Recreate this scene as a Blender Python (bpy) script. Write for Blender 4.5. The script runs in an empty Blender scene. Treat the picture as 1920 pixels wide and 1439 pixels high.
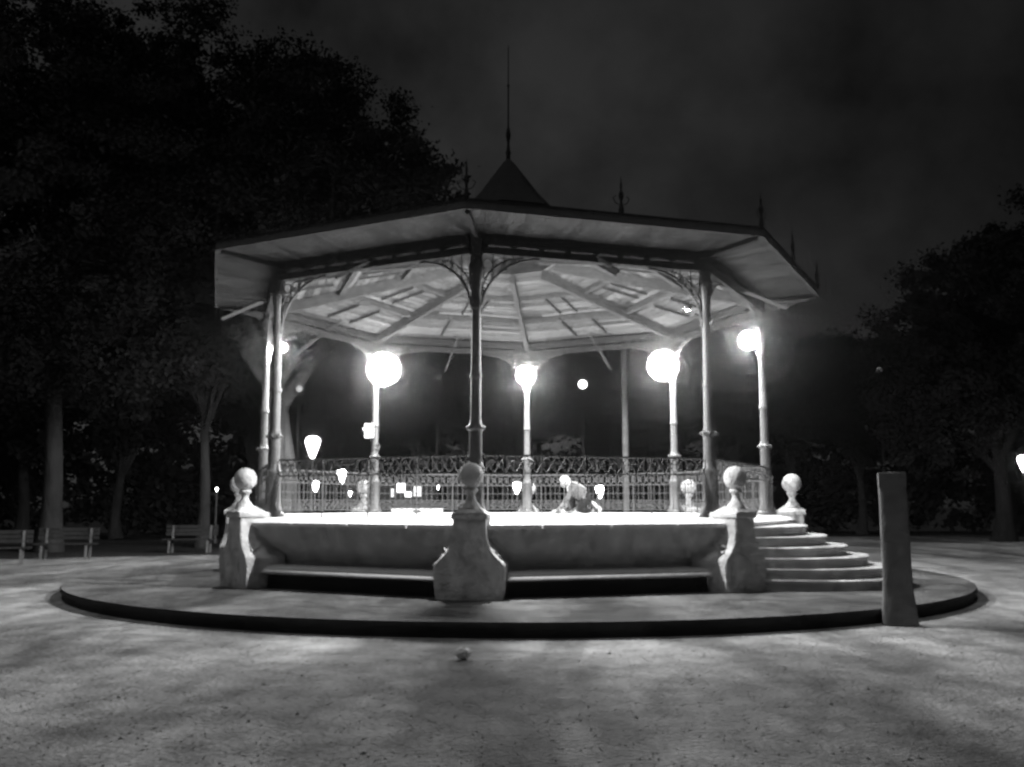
import bpy, bmesh, math, random
import numpy as np
from mathutils import Vector, Matrix
R_ = math.radians
sc = bpy.context.scene
COL = sc.collection

# ------------------------------------------------------------------ camera, sky, sun, exposure
cam_d = bpy.data.cameras.new('camera')
cam = bpy.data.objects.new('camera', cam_d)
COL.objects.link(cam)
cam.location = (0, 0, 1.602)
cam.rotation_euler = (math.pi / 2 + 0.1263, 0, 0)
cam_d.sensor_fit = 'HORIZONTAL'
cam_d.sensor_width = 36
cam_d.lens = 33.45
cam_d.clip_end = 1000
sc.camera = cam

SUN_EL, SUN_AZ = R_(74), R_(205)          # the glow of the town stands in the place of a moon, behind the camera
w = bpy.data.worlds.new('World')
sc.world = w
w.use_nodes = True
nt = w.node_tree
nt.nodes.clear()
wo = nt.nodes.new('ShaderNodeOutputWorld')
bg = nt.nodes.new('ShaderNodeBackground')
sky = nt.nodes.new('ShaderNodeTexSky')
sky.sky_type = 'NISHITA'
sky.sun_disc = False
sky.sun_elevation = SUN_EL
sky.sun_rotation = SUN_AZ
bw = nt.nodes.new('ShaderNodeRGBToBW')
tc = nt.nodes.new('ShaderNodeTexCoord')
cl = nt.nodes.new('ShaderNodeTexNoise')
cl.inputs['Scale'].default_value = 5.0
cl.inputs['Detail'].default_value = 6
cl.inputs['Roughness'].default_value = 0.55
clm = nt.nodes.new('ShaderNodeMapRange')
clm.inputs['From Min'].default_value = 0.33
clm.inputs['From Max'].default_value = 0.7
clm.inputs['To Min'].default_value = 0.4
clm.inputs['To Max'].default_value = 1.5
mul = nt.nodes.new('ShaderNodeMath')
mul.operation = 'MULTIPLY'
nt.links.new(sky.outputs[0], bw.inputs[0])
nt.links.new(tc.outputs['Generated'], cl.inputs['Vector'])
nt.links.new(cl.outputs[0], clm.inputs['Value'])
nt.links.new(bw.outputs[0], mul.inputs[0])
nt.links.new(clm.outputs[0], mul.inputs[1])
# the town's glow lies ahead and to the left: the sky darkens towards the right
sx = nt.nodes.new('ShaderNodeSeparateXYZ')
gl = nt.nodes.new('ShaderNodeMapRange')
gl.inputs['From Min'].default_value = 0.0
gl.inputs['From Max'].default_value = 0.5
gl.inputs['To Min'].default_value = 1.1
gl.inputs['To Max'].default_value = 0.45
mul2 = nt.nodes.new('ShaderNodeMath')
mul2.operation = 'MULTIPLY'
nt.links.new(tc.outputs['Generated'], sx.inputs[0])
nt.links.new(sx.outputs[0], gl.inputs['Value'])
nt.links.new(mul.outputs[0], mul2.inputs[0])
nt.links.new(gl.outputs[0], mul2.inputs[1])
nt.links.new(mul2.outputs[0], bg.inputs['Color'])
bg.inputs['Strength'].default_value = 0.0078
nt.links.new(bg.outputs[0], wo.inputs[0])

sd = bpy.data.lights.new('sun', 'SUN')
sd.energy = 0.40
sd.angle = R_(20)
sd.color = (1, 1, 1)
sun = bpy.data.objects.new('sun', sd)
COL.objects.link(sun)
d = Vector((math.sin(SUN_AZ) * math.cos(SUN_EL), math.cos(SUN_AZ) * math.cos(SUN_EL), math.sin(SUN_EL)))
sun.rotation_euler = d.to_track_quat('Z', 'Y').to_euler()

sc.view_settings.view_transform = 'Standard'
sc.view_settings.look = 'None'
sc.view_settings.exposure = 0
sc.view_settings.gamma = 1
sc.render.engine = 'CYCLES'
sc.cycles.max_bounces = 5
sc.cycles.sample_clamp_indirect = 4
sc.cycles.denoising_input_passes = 'RGB'
sc.cycles.use_denoising = True
sc.cycles.filter_width = 2.6

# ------------------------------------------------------------------ materials (the photograph is monochrome: all greys)
def mat(name, lo, hi, scale=6.0, rough=0.85, bump=0.15, bscale=None, detail=6, stretch=(1, 1, 1), metallic=0.0, spec=0.35, coord='Object'):
    m = bpy.data.materials.new(name)
    m.use_nodes = True
    n = m.node_tree
    b = n.nodes['Principled BSDF']
    t = n.nodes.new('ShaderNodeTexCoord')
    mp = n.nodes.new('ShaderNodeMapping')
    mp.inputs['Scale'].default_value = stretch
    n.links.new(t.outputs[coord], mp.inputs['Vector'])
    no = n.nodes.new('ShaderNodeTexNoise')
    no.inputs['Scale'].default_value = scale
    no.inputs['Detail'].default_value = detail
    no.inputs['Roughness'].default_value = 0.62
    n.links.new(mp.outputs[0], no.inputs['Vector'])
    cr = n.nodes.new('ShaderNodeValToRGB')
    cr.color_ramp.elements[0].position = 0.3
    cr.color_ramp.elements[0].color = (lo, lo, lo, 1)
    cr.color_ramp.elements[1].position = 0.7
    cr.color_ramp.elements[1].color = (hi, hi, hi, 1)
    n.links.new(no.outputs[0], cr.inputs[0])
    n.links.new(cr.outputs[0], b.inputs['Base Color'])
    b.inputs['Roughness'].default_value = rough
    b.inputs['Metallic'].default_value = metallic
    b.inputs['Specular IOR Level'].default_value = spec
    if bump:
        nb = n.nodes.new('ShaderNodeTexNoise')
        nb.inputs['Scale'].default_value = bscale or scale * 8
        nb.inputs['Detail'].default_value = 4
        n.links.new(mp.outputs[0], nb.inputs['Vector'])
        bp = n.nodes.new('ShaderNodeBump')
        bp.inputs['Strength'].default_value = bump
        bp.inputs['Distance'].default_value = 0.03
        n.links.new(nb.outputs[0], bp.inputs['Height'])
        n.links.new(bp.outputs[0], b.inputs['Normal'])
    m['ramp'] = 1
    return m


def glow(name, strength, base=0.8):
    m = bpy.data.materials.new(name)
    m.use_nodes = True
    b = m.node_tree.nodes['Principled BSDF']
    b.inputs['Base Color'].default_value = (base, base, base, 1)
    b.inputs['Emission Color'].default_value = (1, 1, 1, 1)
    b.inputs['Emission Strength'].default_value = strength
    return m


def plank_mat(name, lo, hi, uscale, vscale):
    m = bpy.data.materials.new(name)
    m.use_nodes = True
    n = m.node_tree
    b = n.nodes['Principled BSDF']
    uv = n.nodes.new('ShaderNodeUVMap')
    uv.uv_map = 'UVMap'
    br = n.nodes.new('ShaderNodeTexBrick')
    br.inputs['Scale'].default_value = 1
    br.inputs['Brick Width'].default_value = uscale
    br.inputs['Row Height'].default_value = vscale
    br.inputs['Mortar Size'].default_value = 0.008
    br.inputs['Mortar Smooth'].default_value = 0.3
    br.inputs['Color1'].default_value = (lo, lo, lo, 1)
    br.inputs['Color2'].default_value = (hi, hi, hi, 1)
    br.inputs['Mortar'].default_value = (lo * .35, lo * .35, lo * .35, 1)
    n.links.new(uv.outputs[0], br.inputs['Vector'])
    no = n.nodes.new('ShaderNodeTexNoise')
    no.inputs['Scale'].default_value = 2.2
    no.inputs['Detail'].default_value = 7
    mp = n.nodes.new('ShaderNodeMapping')
    mp.inputs['Scale'].default_value = (0.6, 4, 1)
    n.links.new(uv.outputs[0], mp.inputs['Vector'])
    n.links.new(mp.outputs[0], no.inputs['Vector'])
    mr = n.nodes.new('ShaderNodeMapRange')
    mr.inputs['From Min'].default_value = 0.3
    mr.inputs['From Max'].default_value = 0.7
    mr.inputs['To Min'].default_value = 0.65
    mr.inputs['To Max'].default_value = 1.25
    n.links.new(no.outputs[0], mr.inputs['Value'])
    mx = n.nodes.new('ShaderNodeVectorMath')
    mx.operation = 'SCALE'
    n.links.new(br.outputs['Color'], mx.inputs[0])
    n.links.new(mr.outputs[0], mx.inputs['Scale'])
    n.links.new(mx.outputs[0], b.inputs['Base Color'])
    bp = n.nodes.new('ShaderNodeBump')
    bp.inputs['Strength'].default_value = 0.4
    bp.inputs['Distance'].default_value = 0.02
    bp.invert = True
    n.links.new(br.outputs['Fac'], bp.inputs['Height'])
    n.links.new(bp.outputs[0], b.inputs['Normal'])
    b.inputs['Roughness'].default_value = 0.75
    b.inputs['Specular IOR Level'].default_value = 0.3
    return m


def gravel_mat(name, lo, hi):
    """trodden sand and gravel: broad bands of wear and painted column shadow, patches, then grain"""
    m = bpy.data.materials.new(name)
    m.use_nodes = True
    n = m.node_tree
    b = n.nodes['Principled BSDF']
    t = n.nodes.new('ShaderNodeTexCoord')

    def noise(scale, stretch, detail, rot=0.0, dist=0.0):
        mp = n.nodes.new('ShaderNodeMapping')
        mp.inputs['Scale'].default_value = stretch
        mp.inputs['Rotation'].default_value = (0, 0, rot)
        n.links.new(t.outputs['Object'], mp.inputs['Vector'])
        x = n.nodes.new('ShaderNodeTexNoise')
        x.inputs['Scale'].default_value = scale
        x.inputs['Detail'].default_value = detail
        x.inputs['Roughness'].default_value = 0.6
        x.inputs['Distortion'].default_value = dist
        n.links.new(mp.outputs[0], x.inputs['Vector'])
        return x.outputs[0]

    def rng(v, a, bb, c, dd):
        x = n.nodes.new('ShaderNodeMapRange')
        x.inputs['From Min'].default_value = a
        x.inputs['From Max'].default_value = bb
        x.inputs['To Min'].default_value = c
        x.inputs['To Max'].default_value = dd
        n.links.new(v, x.inputs['Value'])
        return x.outputs[0]

    def times(a, bb):
        x = n.nodes.new('ShaderNodeMath')
        x.operation = 'MULTIPLY'
        n.links.new(a, x.inputs[0])
        n.links.new(bb, x.inputs[1])
        return x.outputs[0]

    bands = rng(noise(0.36, (1.5, 0.5, 1), 5, R_(30), 0.6), 0.38, 0.60, 0.30, 1.0)  # slanting dark streaks put column shadows into the ground colour
    bands2 = rng(noise(0.45, (1.3, 0.5, 1), 4, R_(-40), 0.4), 0.36, 0.55, 0.5, 1.0)
    patch = rng(noise(2.2, (1, 1, 1), 9), 0.32, 0.68, 0.5, 1.2)
    grain = rng(noise(22, (1, 1, 1), 4), 0.3, 0.7, 0.55, 1.4)
    v = times(times(bands, bands2), times(patch, grain))
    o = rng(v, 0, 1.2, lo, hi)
    cb = n.nodes.new('ShaderNodeCombineColor')
    for i in range(3):
        n.links.new(o, cb.inputs[i])
    n.links.new(cb.outputs[0], b.inputs['Base Color'])
    bp = n.nodes.new('ShaderNodeBump')
    bp.inputs['Strength'].default_value = 0.6
    bp.inputs['Distance'].default_value = 0.03
    n.links.new(grain, bp.inputs['Height'])
    n.links.new(bp.outputs[0], b.inputs['Normal'])
    b.inputs['Roughness'].default_value = 0.95
    b.inputs['Specular IOR Level'].default_value = 0.15
    return m


M_gravel = gravel_mat('gravel', 0.02, 0.64)
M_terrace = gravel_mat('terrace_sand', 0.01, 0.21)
M_grass = mat('night_turf', 0.03, 0.07, 3, 1, 0.6, 30, spec=0.1)
M_kerb = mat('shaded_kerb_stone', 0.012, 0.03, 4, 0.9, 0.3)  # near-black puts shade on outward risers and under the ledge into the colour
M_stone = mat('pedestal_stone', 0.26, 0.70, 5.5, 0.9, 0.6, 26, detail=10)
M_wall = mat('rendered_wall', 0.30, 0.68, 5, 0.9, 0.5, 30, detail=10, stretch=(1, 1, 0.5))
M_cope = mat('pale_coping', 0.62, 0.8, 4, 0.8, 0.15)
M_ledge = mat('ledge_stone', 0.38, 0.52, 4, 0.85, 0.2)
M_floor = mat('pale_floor', 0.58, 0.72, 1.5, 0.75, 0.1)
M_iron = mat('painted_iron', 0.05, 0.08, 8, 0.5, 0.08, spec=0.5)
M_beam = mat('dark_timber', 0.025, 0.045, 6, 0.8, 0.2, stretch=(1, 1, 1))
M_raft = mat('rafter_timber', 0.06, 0.10, 6, 0.8, 0.2)
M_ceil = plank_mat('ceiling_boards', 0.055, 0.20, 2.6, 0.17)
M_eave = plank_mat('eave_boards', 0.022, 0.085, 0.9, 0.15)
M_roof = mat('slate_roof', 0.010, 0.018, 10, 0.7, 0.4, spec=0.2)
M_dark = mat('lantern_interior', 0.03, 0.05, 5, 0.9, 0.1)
M_post = mat('old_stone_post', 0.08, 0.16, 5, 0.9, 0.4, 30)
M_bark = mat('bark', 0.018, 0.05, 4, 0.95, 0.8, 14, stretch=(1, 1, 0.25))
M_bark_pale = mat('pale_bark', 0.10, 0.24, 4, 0.95, 0.8, 14, stretch=(1, 1, 0.25))
M_bark_dark = mat('dark_bark', 0.008, 0.02, 4, 0.95, 0.8, 14, stretch=(1, 1, 0.25))
M_leaf = mat('leaves', 0.026, 0.055, 0.8, 1, 0, spec=0.03)
M_leaf2 = mat('dark_leaves', 0.018, 0.036, 0.8, 1, 0, spec=0.02)
M_white = mat('white_enamel', 0.72, 0.82, 6, 0.5, 0.05)
M_skin = mat('skin', 0.24, 0.30, 8, 0.6, 0.05)
M_hair = mat('grey_hair', 0.55, 0.75, 30, 0.8, 0.3)
M_shirt = mat('light_shirt', 0.11, 0.17, 12, 0.9, 0.3)
M_vest = mat('white_bib', 0.7, 0.8, 12, 0.9, 0.2)
M_trouser = mat('dark_trousers', 0.015, 0.03, 14, 0.9, 0.3)
M_bench = mat('bench_slats', 0.014, 0.03, 6, 0.85, 0.2)
M_plaster = mat('kiosk_plaster', 0.03, 0.05, 3, 0.9, 0.1)

# ------------------------------------------------------------------ helpers
class MB:
    def __init__(self):
        self.bm = bmesh.new()

    def verts(self, pts):
        return [self.bm.verts.new(p) for p in pts]

    def face(self, vs):
        try:
            return self.bm.faces.new(vs)
        except ValueError:
            return None

    def bar(self, p, q, wdt, hgt, up=(0, 0, 1)):
        """a box from p to q, wdt across, hgt along 'up'"""
        p, q = Vector(p), Vector(q)
        ax = (q - p).normalized()
        u = Vector(up)
        s = ax.cross(u)
        if s.length < 1e-5:
            s = ax.cross(Vector((1, 0, 0)))
        s.normalize()
        u = s.cross(ax).normalized()
        a = self.verts([e + s * (sx * wdt / 2) + u * (sz * hgt / 2) for e in (p, q) for sx, sz in ((-1, -1), (1, -1), (1, 1), (-1, 1))])
        for f in ((3, 2, 1, 0), (4, 5, 6, 7), (0, 1, 5, 4), (1, 2, 6, 5), (2, 3, 7, 6), (3, 0, 4, 7)):
            self.face([a[i] for i in f])
        return self

    def box(self, c, s):
        c = Vector(c)
        return self.bar(c - Vector((s[0] / 2, 0, 0)), c + Vector((s[0] / 2, 0, 0)), s[1], s[2])

    def tube(self, pts, r, n=8, closed=False):
        pts = [Vector(p) for p in pts]
        rs = r if isinstance(r, (list, tuple)) else [r] * len(pts)
        rings = []
        m = len(pts)
        prev = None
        for i, p in enumerate(pts):
            if closed:
                t = pts[(i + 1) % m] - pts[i - 1]
            else:
                t = pts[min(i + 1, m - 1)] - pts[max(i - 1, 0)]
            t.normalize()
            if prev is None:
                a = t.cross(Vector((0, 0, 1)))
                if a.length < 1e-3:
                    a = t.cross(Vector((1, 0, 0)))
            else:
                a = prev - t * prev.dot(t)
                if a.length < 1e-4:
                    a = t.cross(Vector((1, 0, 0)))
            a.normalize()
            prev = a
            b = t.cross(a)
            rings.append(self.verts([p + (a * math.cos(k * 2 * math.pi / n) + b * math.sin(k * 2 * math.pi / n)) * rs[i] for k in range(n)]))
        for i in range(m if closed else m - 1):
            A, B = rings[i], rings[(i + 1) % m]
            for k in range(n):
                self.face([A[k], A[(k + 1) % n], B[(k + 1) % n], B[k]])
        if not closed:
            self.face(rings[0][::-1])
            self.face(rings[-1])
        return self

    def ring(self, c, rad, r, nrm, n=10, k=5):
        nrm = Vector(nrm).normalized()
        a = nrm.cross(Vector((0, 0, 1)))
        if a.length < 1e-3:
            a = Vector((1, 0, 0))
        a.normalize()
        b = nrm.cross(a)
        c = Vector(c)
        return self.tube([c + (a * math.cos(i * 2 * math.pi / n) + b * math.sin(i * 2 * math.pi / n)) * rad for i in range(n)], r, k, True)

    def lathe(self, prof, c=(0, 0, 0), n=20, phase=0.0):
        c = Vector(c)
        rings = []
        for r, z in prof:
            if r < 1e-4:
                rings.append([self.bm.verts.new(c + Vector((0, 0, z)))])
            else:
                rings.append(self.verts([c + Vector((r * math.cos(phase + k * 2 * math.pi / n), r * math.sin(phase + k * 2 * math.pi / n), z)) for k in range(n)]))
        for A, B in zip(rings, rings[1:]):
            for k in range(n):
                k2 = (k + 1) % n
                if len(A) == 1 and len(B) == 1:
                    continue
                if len(A) == 1:
                    self.face([A[0], B[k2], B[k]])
                elif len(B) == 1:
                    self.face([A[k], A[k2], B[0]])
                else:
                    self.face([A[k], A[k2], B[k2], B[k]])
        if len(rings[0]) > 1:
            self.face(rings[0][::-1])
        if len(rings[-1]) > 1:
            self.face(rings[-1])
        return self

    def sphere(self, c, r, n=20, m=12, sq=(1, 1, 1)):
        c = Vector(c)
        v0 = len(self.bm.verts)
        self.lathe([(r * math.sin(i * math.pi / m) if 0 < i < m else 0, -r * math.cos(i * math.pi / m)) for i in range(m + 1)], (0, 0, 0), n)
        self.bm.verts.ensure_lookup_table()
        for v in self.bm.verts[v0:]:
            v.co = Vector((v.co.x * sq[0], v.co.y * sq[1], v.co.z * sq[2])) + c
        return self

    def xform(self, mtx, start=0):
        self.bm.verts.ensure_lookup_table()
        for v in self.bm.verts[start:]:
            v.co = mtx @ v.co
        return self

    def build(self, name, material, parent=None, smooth=None, bevel=0.0):
        bm = self.bm
        if bevel:
            es = [e for e in bm.edges if len(e.link_faces) == 2 and e.calc_face_angle(0) > R_(30)]
            bmesh.ops.bevel(bm, geom=es, offset=bevel, segments=2, affect='EDGES', clamp_overlap=True)
        bmesh.ops.recalc_face_normals(bm, faces=bm.faces)
        me = bpy.data.meshes.new(name)
        bm.to_mesh(me)
        bm.free()
        me.materials.append(material)
        if smooth:
            me.polygons.foreach_set('use_smooth', [True] * len(me.polygons))
            try:
                me.set_sharp_from_angle(angle=R_(smooth))
            except Exception:
                pass
        o = bpy.data.objects.new(name, me)
        COL.objects.link(o)
        if parent:
            o.parent = parent
        return o


def tag(o, label=None, cat=None, group=None, kind=None):
    for k, v in (('label', label), ('category', cat), ('group', group), ('kind', kind)):
        if v:
            o[k] = v
    return o


def thing(name, loc, label, cat, group=None, rz=0.0):
    o = bpy.data.objects.new(name, None)
    o.empty_display_size = 0.3
    COL.objects.link(o)
    o.location = loc
    o.rotation_euler = (0, 0, rz)
    return tag(o, label, cat, group)


def copy_tree(o, parent=None):
    c = o.copy()
    COL.objects.link(c)
    if parent:
        c.parent = parent
    for ch in list(o.children):
        copy_tree(ch, c)
    return c


def repeat(o, angles):
    """the part o (and its own pieces), built on the +X axis, repeated round its parent"""
    o.rotation_euler = (0, 0, angles[0])
    out = [o]
    for a in angles[1:]:
        c = copy_tree(o, o.parent)
        c.rotation_euler = (0, 0, a)
        out.append(c)
    return out


# ------------------------------------------------------------------ ground
CX, CY = -0.083, 20.41
A0 = R_(-90) - 0.0913
ANG = [A0 + k * math.pi / 4 for k in range(8)]            # columns: front, then anticlockwise
MID = [a + math.pi / 8 for a in ANG]

g = MB()
g.face(g.verts([(-260, -40, -0.012), (260, -40, -0.012), (260, 420, -0.012), (-260, 420, -0.012)]))
tag(g.build('ground', M_grass), kind='structure')

g = MB()
outline = [(-60, -12), (50, -12), (50, 44), (30, 47), (14, 48), (4, 45), (-4, 38), (-8, 31.5), (-13, 29.3), (-20, 27.0), (-32, 24.5), (-60, 22)]
g.face(g.verts([(x, y, 0.0) for x, y in outline]))
tag(g.build('path', M_gravel), kind='structure')

DX, DY = CX + 0.2, CY
RD = 8.72
g = MB()
n = 160
g.face(g.verts([((RD) * math.cos(i * 2 * math.pi / n), (RD) * math.sin(i * 2 * math.pi / n), 0.196) for i in range(n)]))
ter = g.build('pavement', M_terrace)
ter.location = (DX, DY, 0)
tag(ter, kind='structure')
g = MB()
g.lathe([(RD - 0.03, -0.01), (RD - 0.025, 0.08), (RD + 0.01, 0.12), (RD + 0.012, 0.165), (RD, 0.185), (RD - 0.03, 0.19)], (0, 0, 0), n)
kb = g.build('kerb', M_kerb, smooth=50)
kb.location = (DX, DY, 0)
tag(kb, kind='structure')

# ------------------------------------------------------------------ the bandstand
FL_Z = 1.389
RC = 5.40
COS8 = math.cos(math.pi / 8)
AP = RC * COS8
BS = thing('bandstand', (CX, CY, 0), 'open octagonal bandstand with lit timber ceiling, iron columns and ball topped stone pedestals', 'bandstand')


def octa(prof, name, material, phase=A0, smooth=None, parent=BS, capped=False):
    """an octagonal band lofted through (apothem, z)"""
    b = MB()
    loops = [b.verts([(ap / COS8 * math.cos(phase + k * math.pi / 4), ap / COS8 * math.sin(phase + k * math.pi / 4), z) for k in range(8)]) for ap, z in prof]
    for A, B in zip(loops, loops[1:]):
        for k in range(8):
            b.face([A[k], A[(k + 1) % 8], B[(k + 1) % 8], B[k]])
    if capped:
        b.face(loops[0][::-1])
        b.face(loops[-1])
    return b.build(name, material, parent, smooth)


# floor, coping slabs, curved wall, ledge
b = MB()
lo = b.verts([(5.04 / COS8 * math.cos(a), 5.04 / COS8 * math.sin(a), FL_Z) for a in ANG])
b.face(lo)
b.build('floor', M_floor, BS)

b = MB()
cprof = [(4.98, 1.384), (5.30, 1.376), (5.46, 1.345), (5.55, 1.29), (5.555, 1.245), (5.50, 1.222), (5.2, 1.22)]
t8 = math.tan(math.pi / 8)
for q in range(4):
    f0, f1 = -1 + q * 0.5, -0.5 + q * 0.5
    rows = []
    for e, f in enumerate((f0, f1)):
        off = (0.012 if e == 0 else -0.012)
        rows.append(b.verts([(ap, f * ap * t8 + (off if abs(f) < 0.99 else 0), z) for ap, z in cprof]))
    for i in range(len(cprof) - 1):
        b.face([rows[0][i], rows[0][i + 1], rows[1][i + 1], rows[1][i]])
    b.face(rows[0])
    b.face(rows[1][::-1])
repeat(b.build('coping', M_cope, BS, 40), MID)

octa([(5.44, 1.235), (5.43, 1.15), (5.39, 1.04), (5.32, 0.93), (5.22, 0.82), (5.13, 0.72), (5.09, 0.64), (5.08, 0.57)], 'wall', M_wall, smooth=35)
octa([(5.0, 0.60), (5.36, 0.585), (5.50, 0.555), (5.57, 0.51), (5.58, 0.465), (5.55, 0.44)], 'ledge', M_ledge, smooth=50)
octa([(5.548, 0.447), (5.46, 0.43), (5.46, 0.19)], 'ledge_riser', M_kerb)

# pedestals (front face at r 6.1, back against the platform)
def pedestal():
    b = MB()
    prof = [(0.50, 0.18), (0.515, 0.30), (0.53, 0.45), (0.54, 0.60), (0.54, 0.70), (0.50, 0.75), (0.43, 0.81), (0.35, 0.90),
            (0.295, 1.00), (0.262, 1.10), (0.25, 1.20), (0.248, 1.37)]
    cap = [(0.248, 1.37), (0.268, 1.385), (0.275, 1.42), (0.268, 1.455), (0.235, 1.475), (0.185, 1.52), (0.12, 1.565)]
    X0, X1 = 5.38, 6.10
    rings = []
    for w_, z in prof:
        X0 = 5.40 if z < 1.15 else 5.60
        rings.append(b.verts([(X0, -w_, z), (X1 - 0.02, -w_, z), (X1, -w_ + 0.02, z), (X1, w_ - 0.02, z), (X1 - 0.02, w_, z), (X0, w_, z)]))
    for A, B in zip(rings, rings[1:]):
        for k in range(6):
            b.face([A[k], A[(k + 1) % 6], B[(k + 1) % 6], B[k]])
    b.face(rings[0][::-1])
    b.face(rings[-1])
    rings = []
    X0 = 5.60
    xc = (X0 + X1) / 2 + 0.05
    for w_, z in cap:
        g_ = (w_ - 0.248)
        if z > 1.46:
            s = w_ / 0.25
            x0, x1 = xc - 0.27 * s, xc + 0.25 * s
        else:
            x0, x1 = X0 - g_, X1 + g_
        rings.append(b.verts([(x0, -w_, z + 0.003), (x1, -w_, z + 0.003), (x1, w_, z + 0.003), (x0, w_, z + 0.003)]))
    for A, B in zip(rings, rings[1:]):
        for k in range(4):
            b.face([A[k], A[(k + 1) % 4], B[(k + 1) % 4], B[k]])
    b.face(rings[0][::-1])
    b.face(rings[-1])
    # carved scroll in relief on both flanks
    for s in (-1, 1):
        pts = []
        for i in range(15):
            u = i / 14
            x = 5.45 + 0.52 * u
            z = 1.24 - 0.42 * u + 0.05 * math.sin(u * 6.28)
            wz = np.interp(z, [p[1] for p in prof], [p[0] for p in prof])
            pts.append((x, s * (wz + 0.004), z))
        b.tube(pts, 0.035, 6)
        wz = 0.25
        b.ring((5.62, s * (wz + 0.006), 1.24), 0.085, 0.024, (0, 1, 0), 14, 5)
        b.ring((5.90, s * 0.36, 0.90), 0.06, 0.02, (0, 1, 0.9), 12, 5)
    o = b.build('pedestal', M_stone, BS, 38)
    b = MB()
    bx = 5.92
    neck = [(0.0, 1.545), (0.16, 1.545), (0.135, 1.60), (0.085, 1.655), (0.062, 1.72), (0.07, 1.775), (0.105, 1.80), (0.112, 1.825), (0.09, 1.845), (0.085, 1.855)]
    ball = [(0.195 * math.sin(t), 2.035 - 0.195 * math.cos(t)) for t in [0.42 + (math.pi - 0.42) * i / 16 for i in range(16)]] + [(0.0, 2.23)]
    b.lathe(neck + ball, (bx, 0, 0), 24)
    b.build('ball_finial', M_stone, o, 50)
    return o


repeat(pedestal(), ANG)

# columns with spandrel brackets
BEAM_Z = 5.63
def column():
    b = MB()
    z0 = FL_Z
    prof = [(0.21, z0 - 0.005), (0.21, z0 + 0.05), (0.175, z0 + 0.08), (0.17, z0 + 0.14), (0.135, z0 + 0.19), (0.13, z0 + 0.60), (0.128, z0 + 0.72), (0.15, z0 + 0.75), (0.15, z0 + 0.79),
            (0.115, z0 + 0.83), (0.105, z0 + 0.95), (0.10, z0 + 1.36), (0.13, z0 + 1.39), (0.135, z0 + 1.43), (0.10, z0 + 1.47), (0.085, z0 + 1.55),
            (0.08, z0 + 2.20), (0.10, z0 + 2.22), (0.10, z0 + 2.26), (0.078, z0 + 2.30), (0.072, z0 + 3.30), (0.085, z0 + 3.33), (0.105, z0 + 3.38), (0.085, z0 + 3.42),
            (0.08, z0 + 3.60), (0.10, z0 + 3.80), (0.125, z0 + 3.95), (0.125, z0 + 4.06), (0.10, z0 + 4.10), (0.10, BEAM_Z + 0.34)]
    b.lathe(prof, (RC, 0, 0), 14)
    for k in range(8):
        a = k * math.pi / 4
        b.sphere((RC + 0.135 * math.cos(a), 0.135 * math.sin(a), z0 + 1.415), 0.028, 8, 6)
    o = b.build('column', M_iron, BS, 40)
    for s in (-1, 1):
        # direction to the neighbouring column, in the column's own frame
        tx, ty = -math.sin(math.pi / 8), s * math.cos(math.pi / 8)
        P = lambda u, z: (RC + tx * u, ty * u, z)
        q = MB()
        H, L = 0.95, 1.0
        arc = [P(0.08 + L * (1 - math.cos(i / 12 * math.pi / 2)), BEAM_Z - H + H * math.sin(i / 12 * math.pi / 2) - 0.02) for i in range(13)]
        q.tube(arc, 0.022, 6)
        arc = [P(0.08 + 0.72 * L * (1 - math.cos(i / 10 * math.pi / 2)), BEAM_Z - 0.7 * H + 0.7 * H * math.sin(i / 10 * math.pi / 2) - 0.02) for i in range(11)]
        q.tube(arc, 0.014, 5)
        nr = (ty, -tx, 0)
        for u, z, rr in ((0.19, 0.16, 0.085), (0.38, 0.12, 0.07), (0.19, 0.36, 0.07), (0.54, 0.085, 0.05), (0.155, 0.52, 0.05), (0.33, 0.27, 0.06), (0.69, 0.06, 0.04), (0.47, 0.2, 0.045)):
            q.ring(P(u, BEAM_Z - z), rr, 0.010, nr, 12, 4)
        for u in (0.28, 0.47, 0.62):
            zz = 1.0 - math.sqrt(max(0, 1 - ((u - 0.08)) ** 2)) if False else 0
            q.bar(P(u, BEAM_Z), P(u, BEAM_Z - H + H * math.sin(math.acos(1 - (u - 0.08) / L)) - 0.02), 0.016, 0.016, nr)
        q.build('bracket', M_iron, o, 50)
    return o


repeat(column(), ANG)

# ring beams: two chords with a slot between them
b = MB()
hl = AP * t8 - 0.10
b.bar((AP, -hl, 5.69), (AP, hl, 5.69), 0.16, 0.12)
b.bar((AP, -hl, 5.875), (AP, hl, 5.875), 0.16, 0.16)
for i in range(9):
    y = -hl + 0.05 + (2 * hl - 0.1) * i / 8
    b.bar((AP, y, 5.745), (AP, y, 5.80), 0.07, 0.12, (1, 0, 0))
repeat(b.build('beam', M_beam, BS), MID)

# loose-ended raking bars at mid span
b = MB()
b.bar((AP - 0.45, 0, 5.60 + 0.40), (AP + 0.98, 0, 5.26), 0.035, 0.055)
repeat(b.build('raking_bar', M_raft, BS), MID)

# hip rafters, purlins, ceiling, eave
RI, ZI, ZO = 1.0, 6.86, 5.99
RE, ZE = 6.585, 6.035
def ceil_z(ap):
    return ZO + (AP - ap) / (AP - RI * COS8) * (ZI - ZO)


b = MB()
b.bar((RI + 0.02, 0, ZI - 0.115), (RC - 0.08, 0, ZO - 0.115), 0.10, 0.22)
repeat(b.build('hip_rafter', M_raft, BS), ANG)
b = MB()
b.bar((RC + 0.06, 0, 5.90), (RE - 0.08, 0, ZE - 0.045), 0.07, 0.07)
repeat(b.build('eave_rafter', M_beam, BS), ANG)

def ceil_pt(ap, f):
    return (ap, f * ap * t8, ceil_z(ap))


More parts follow.
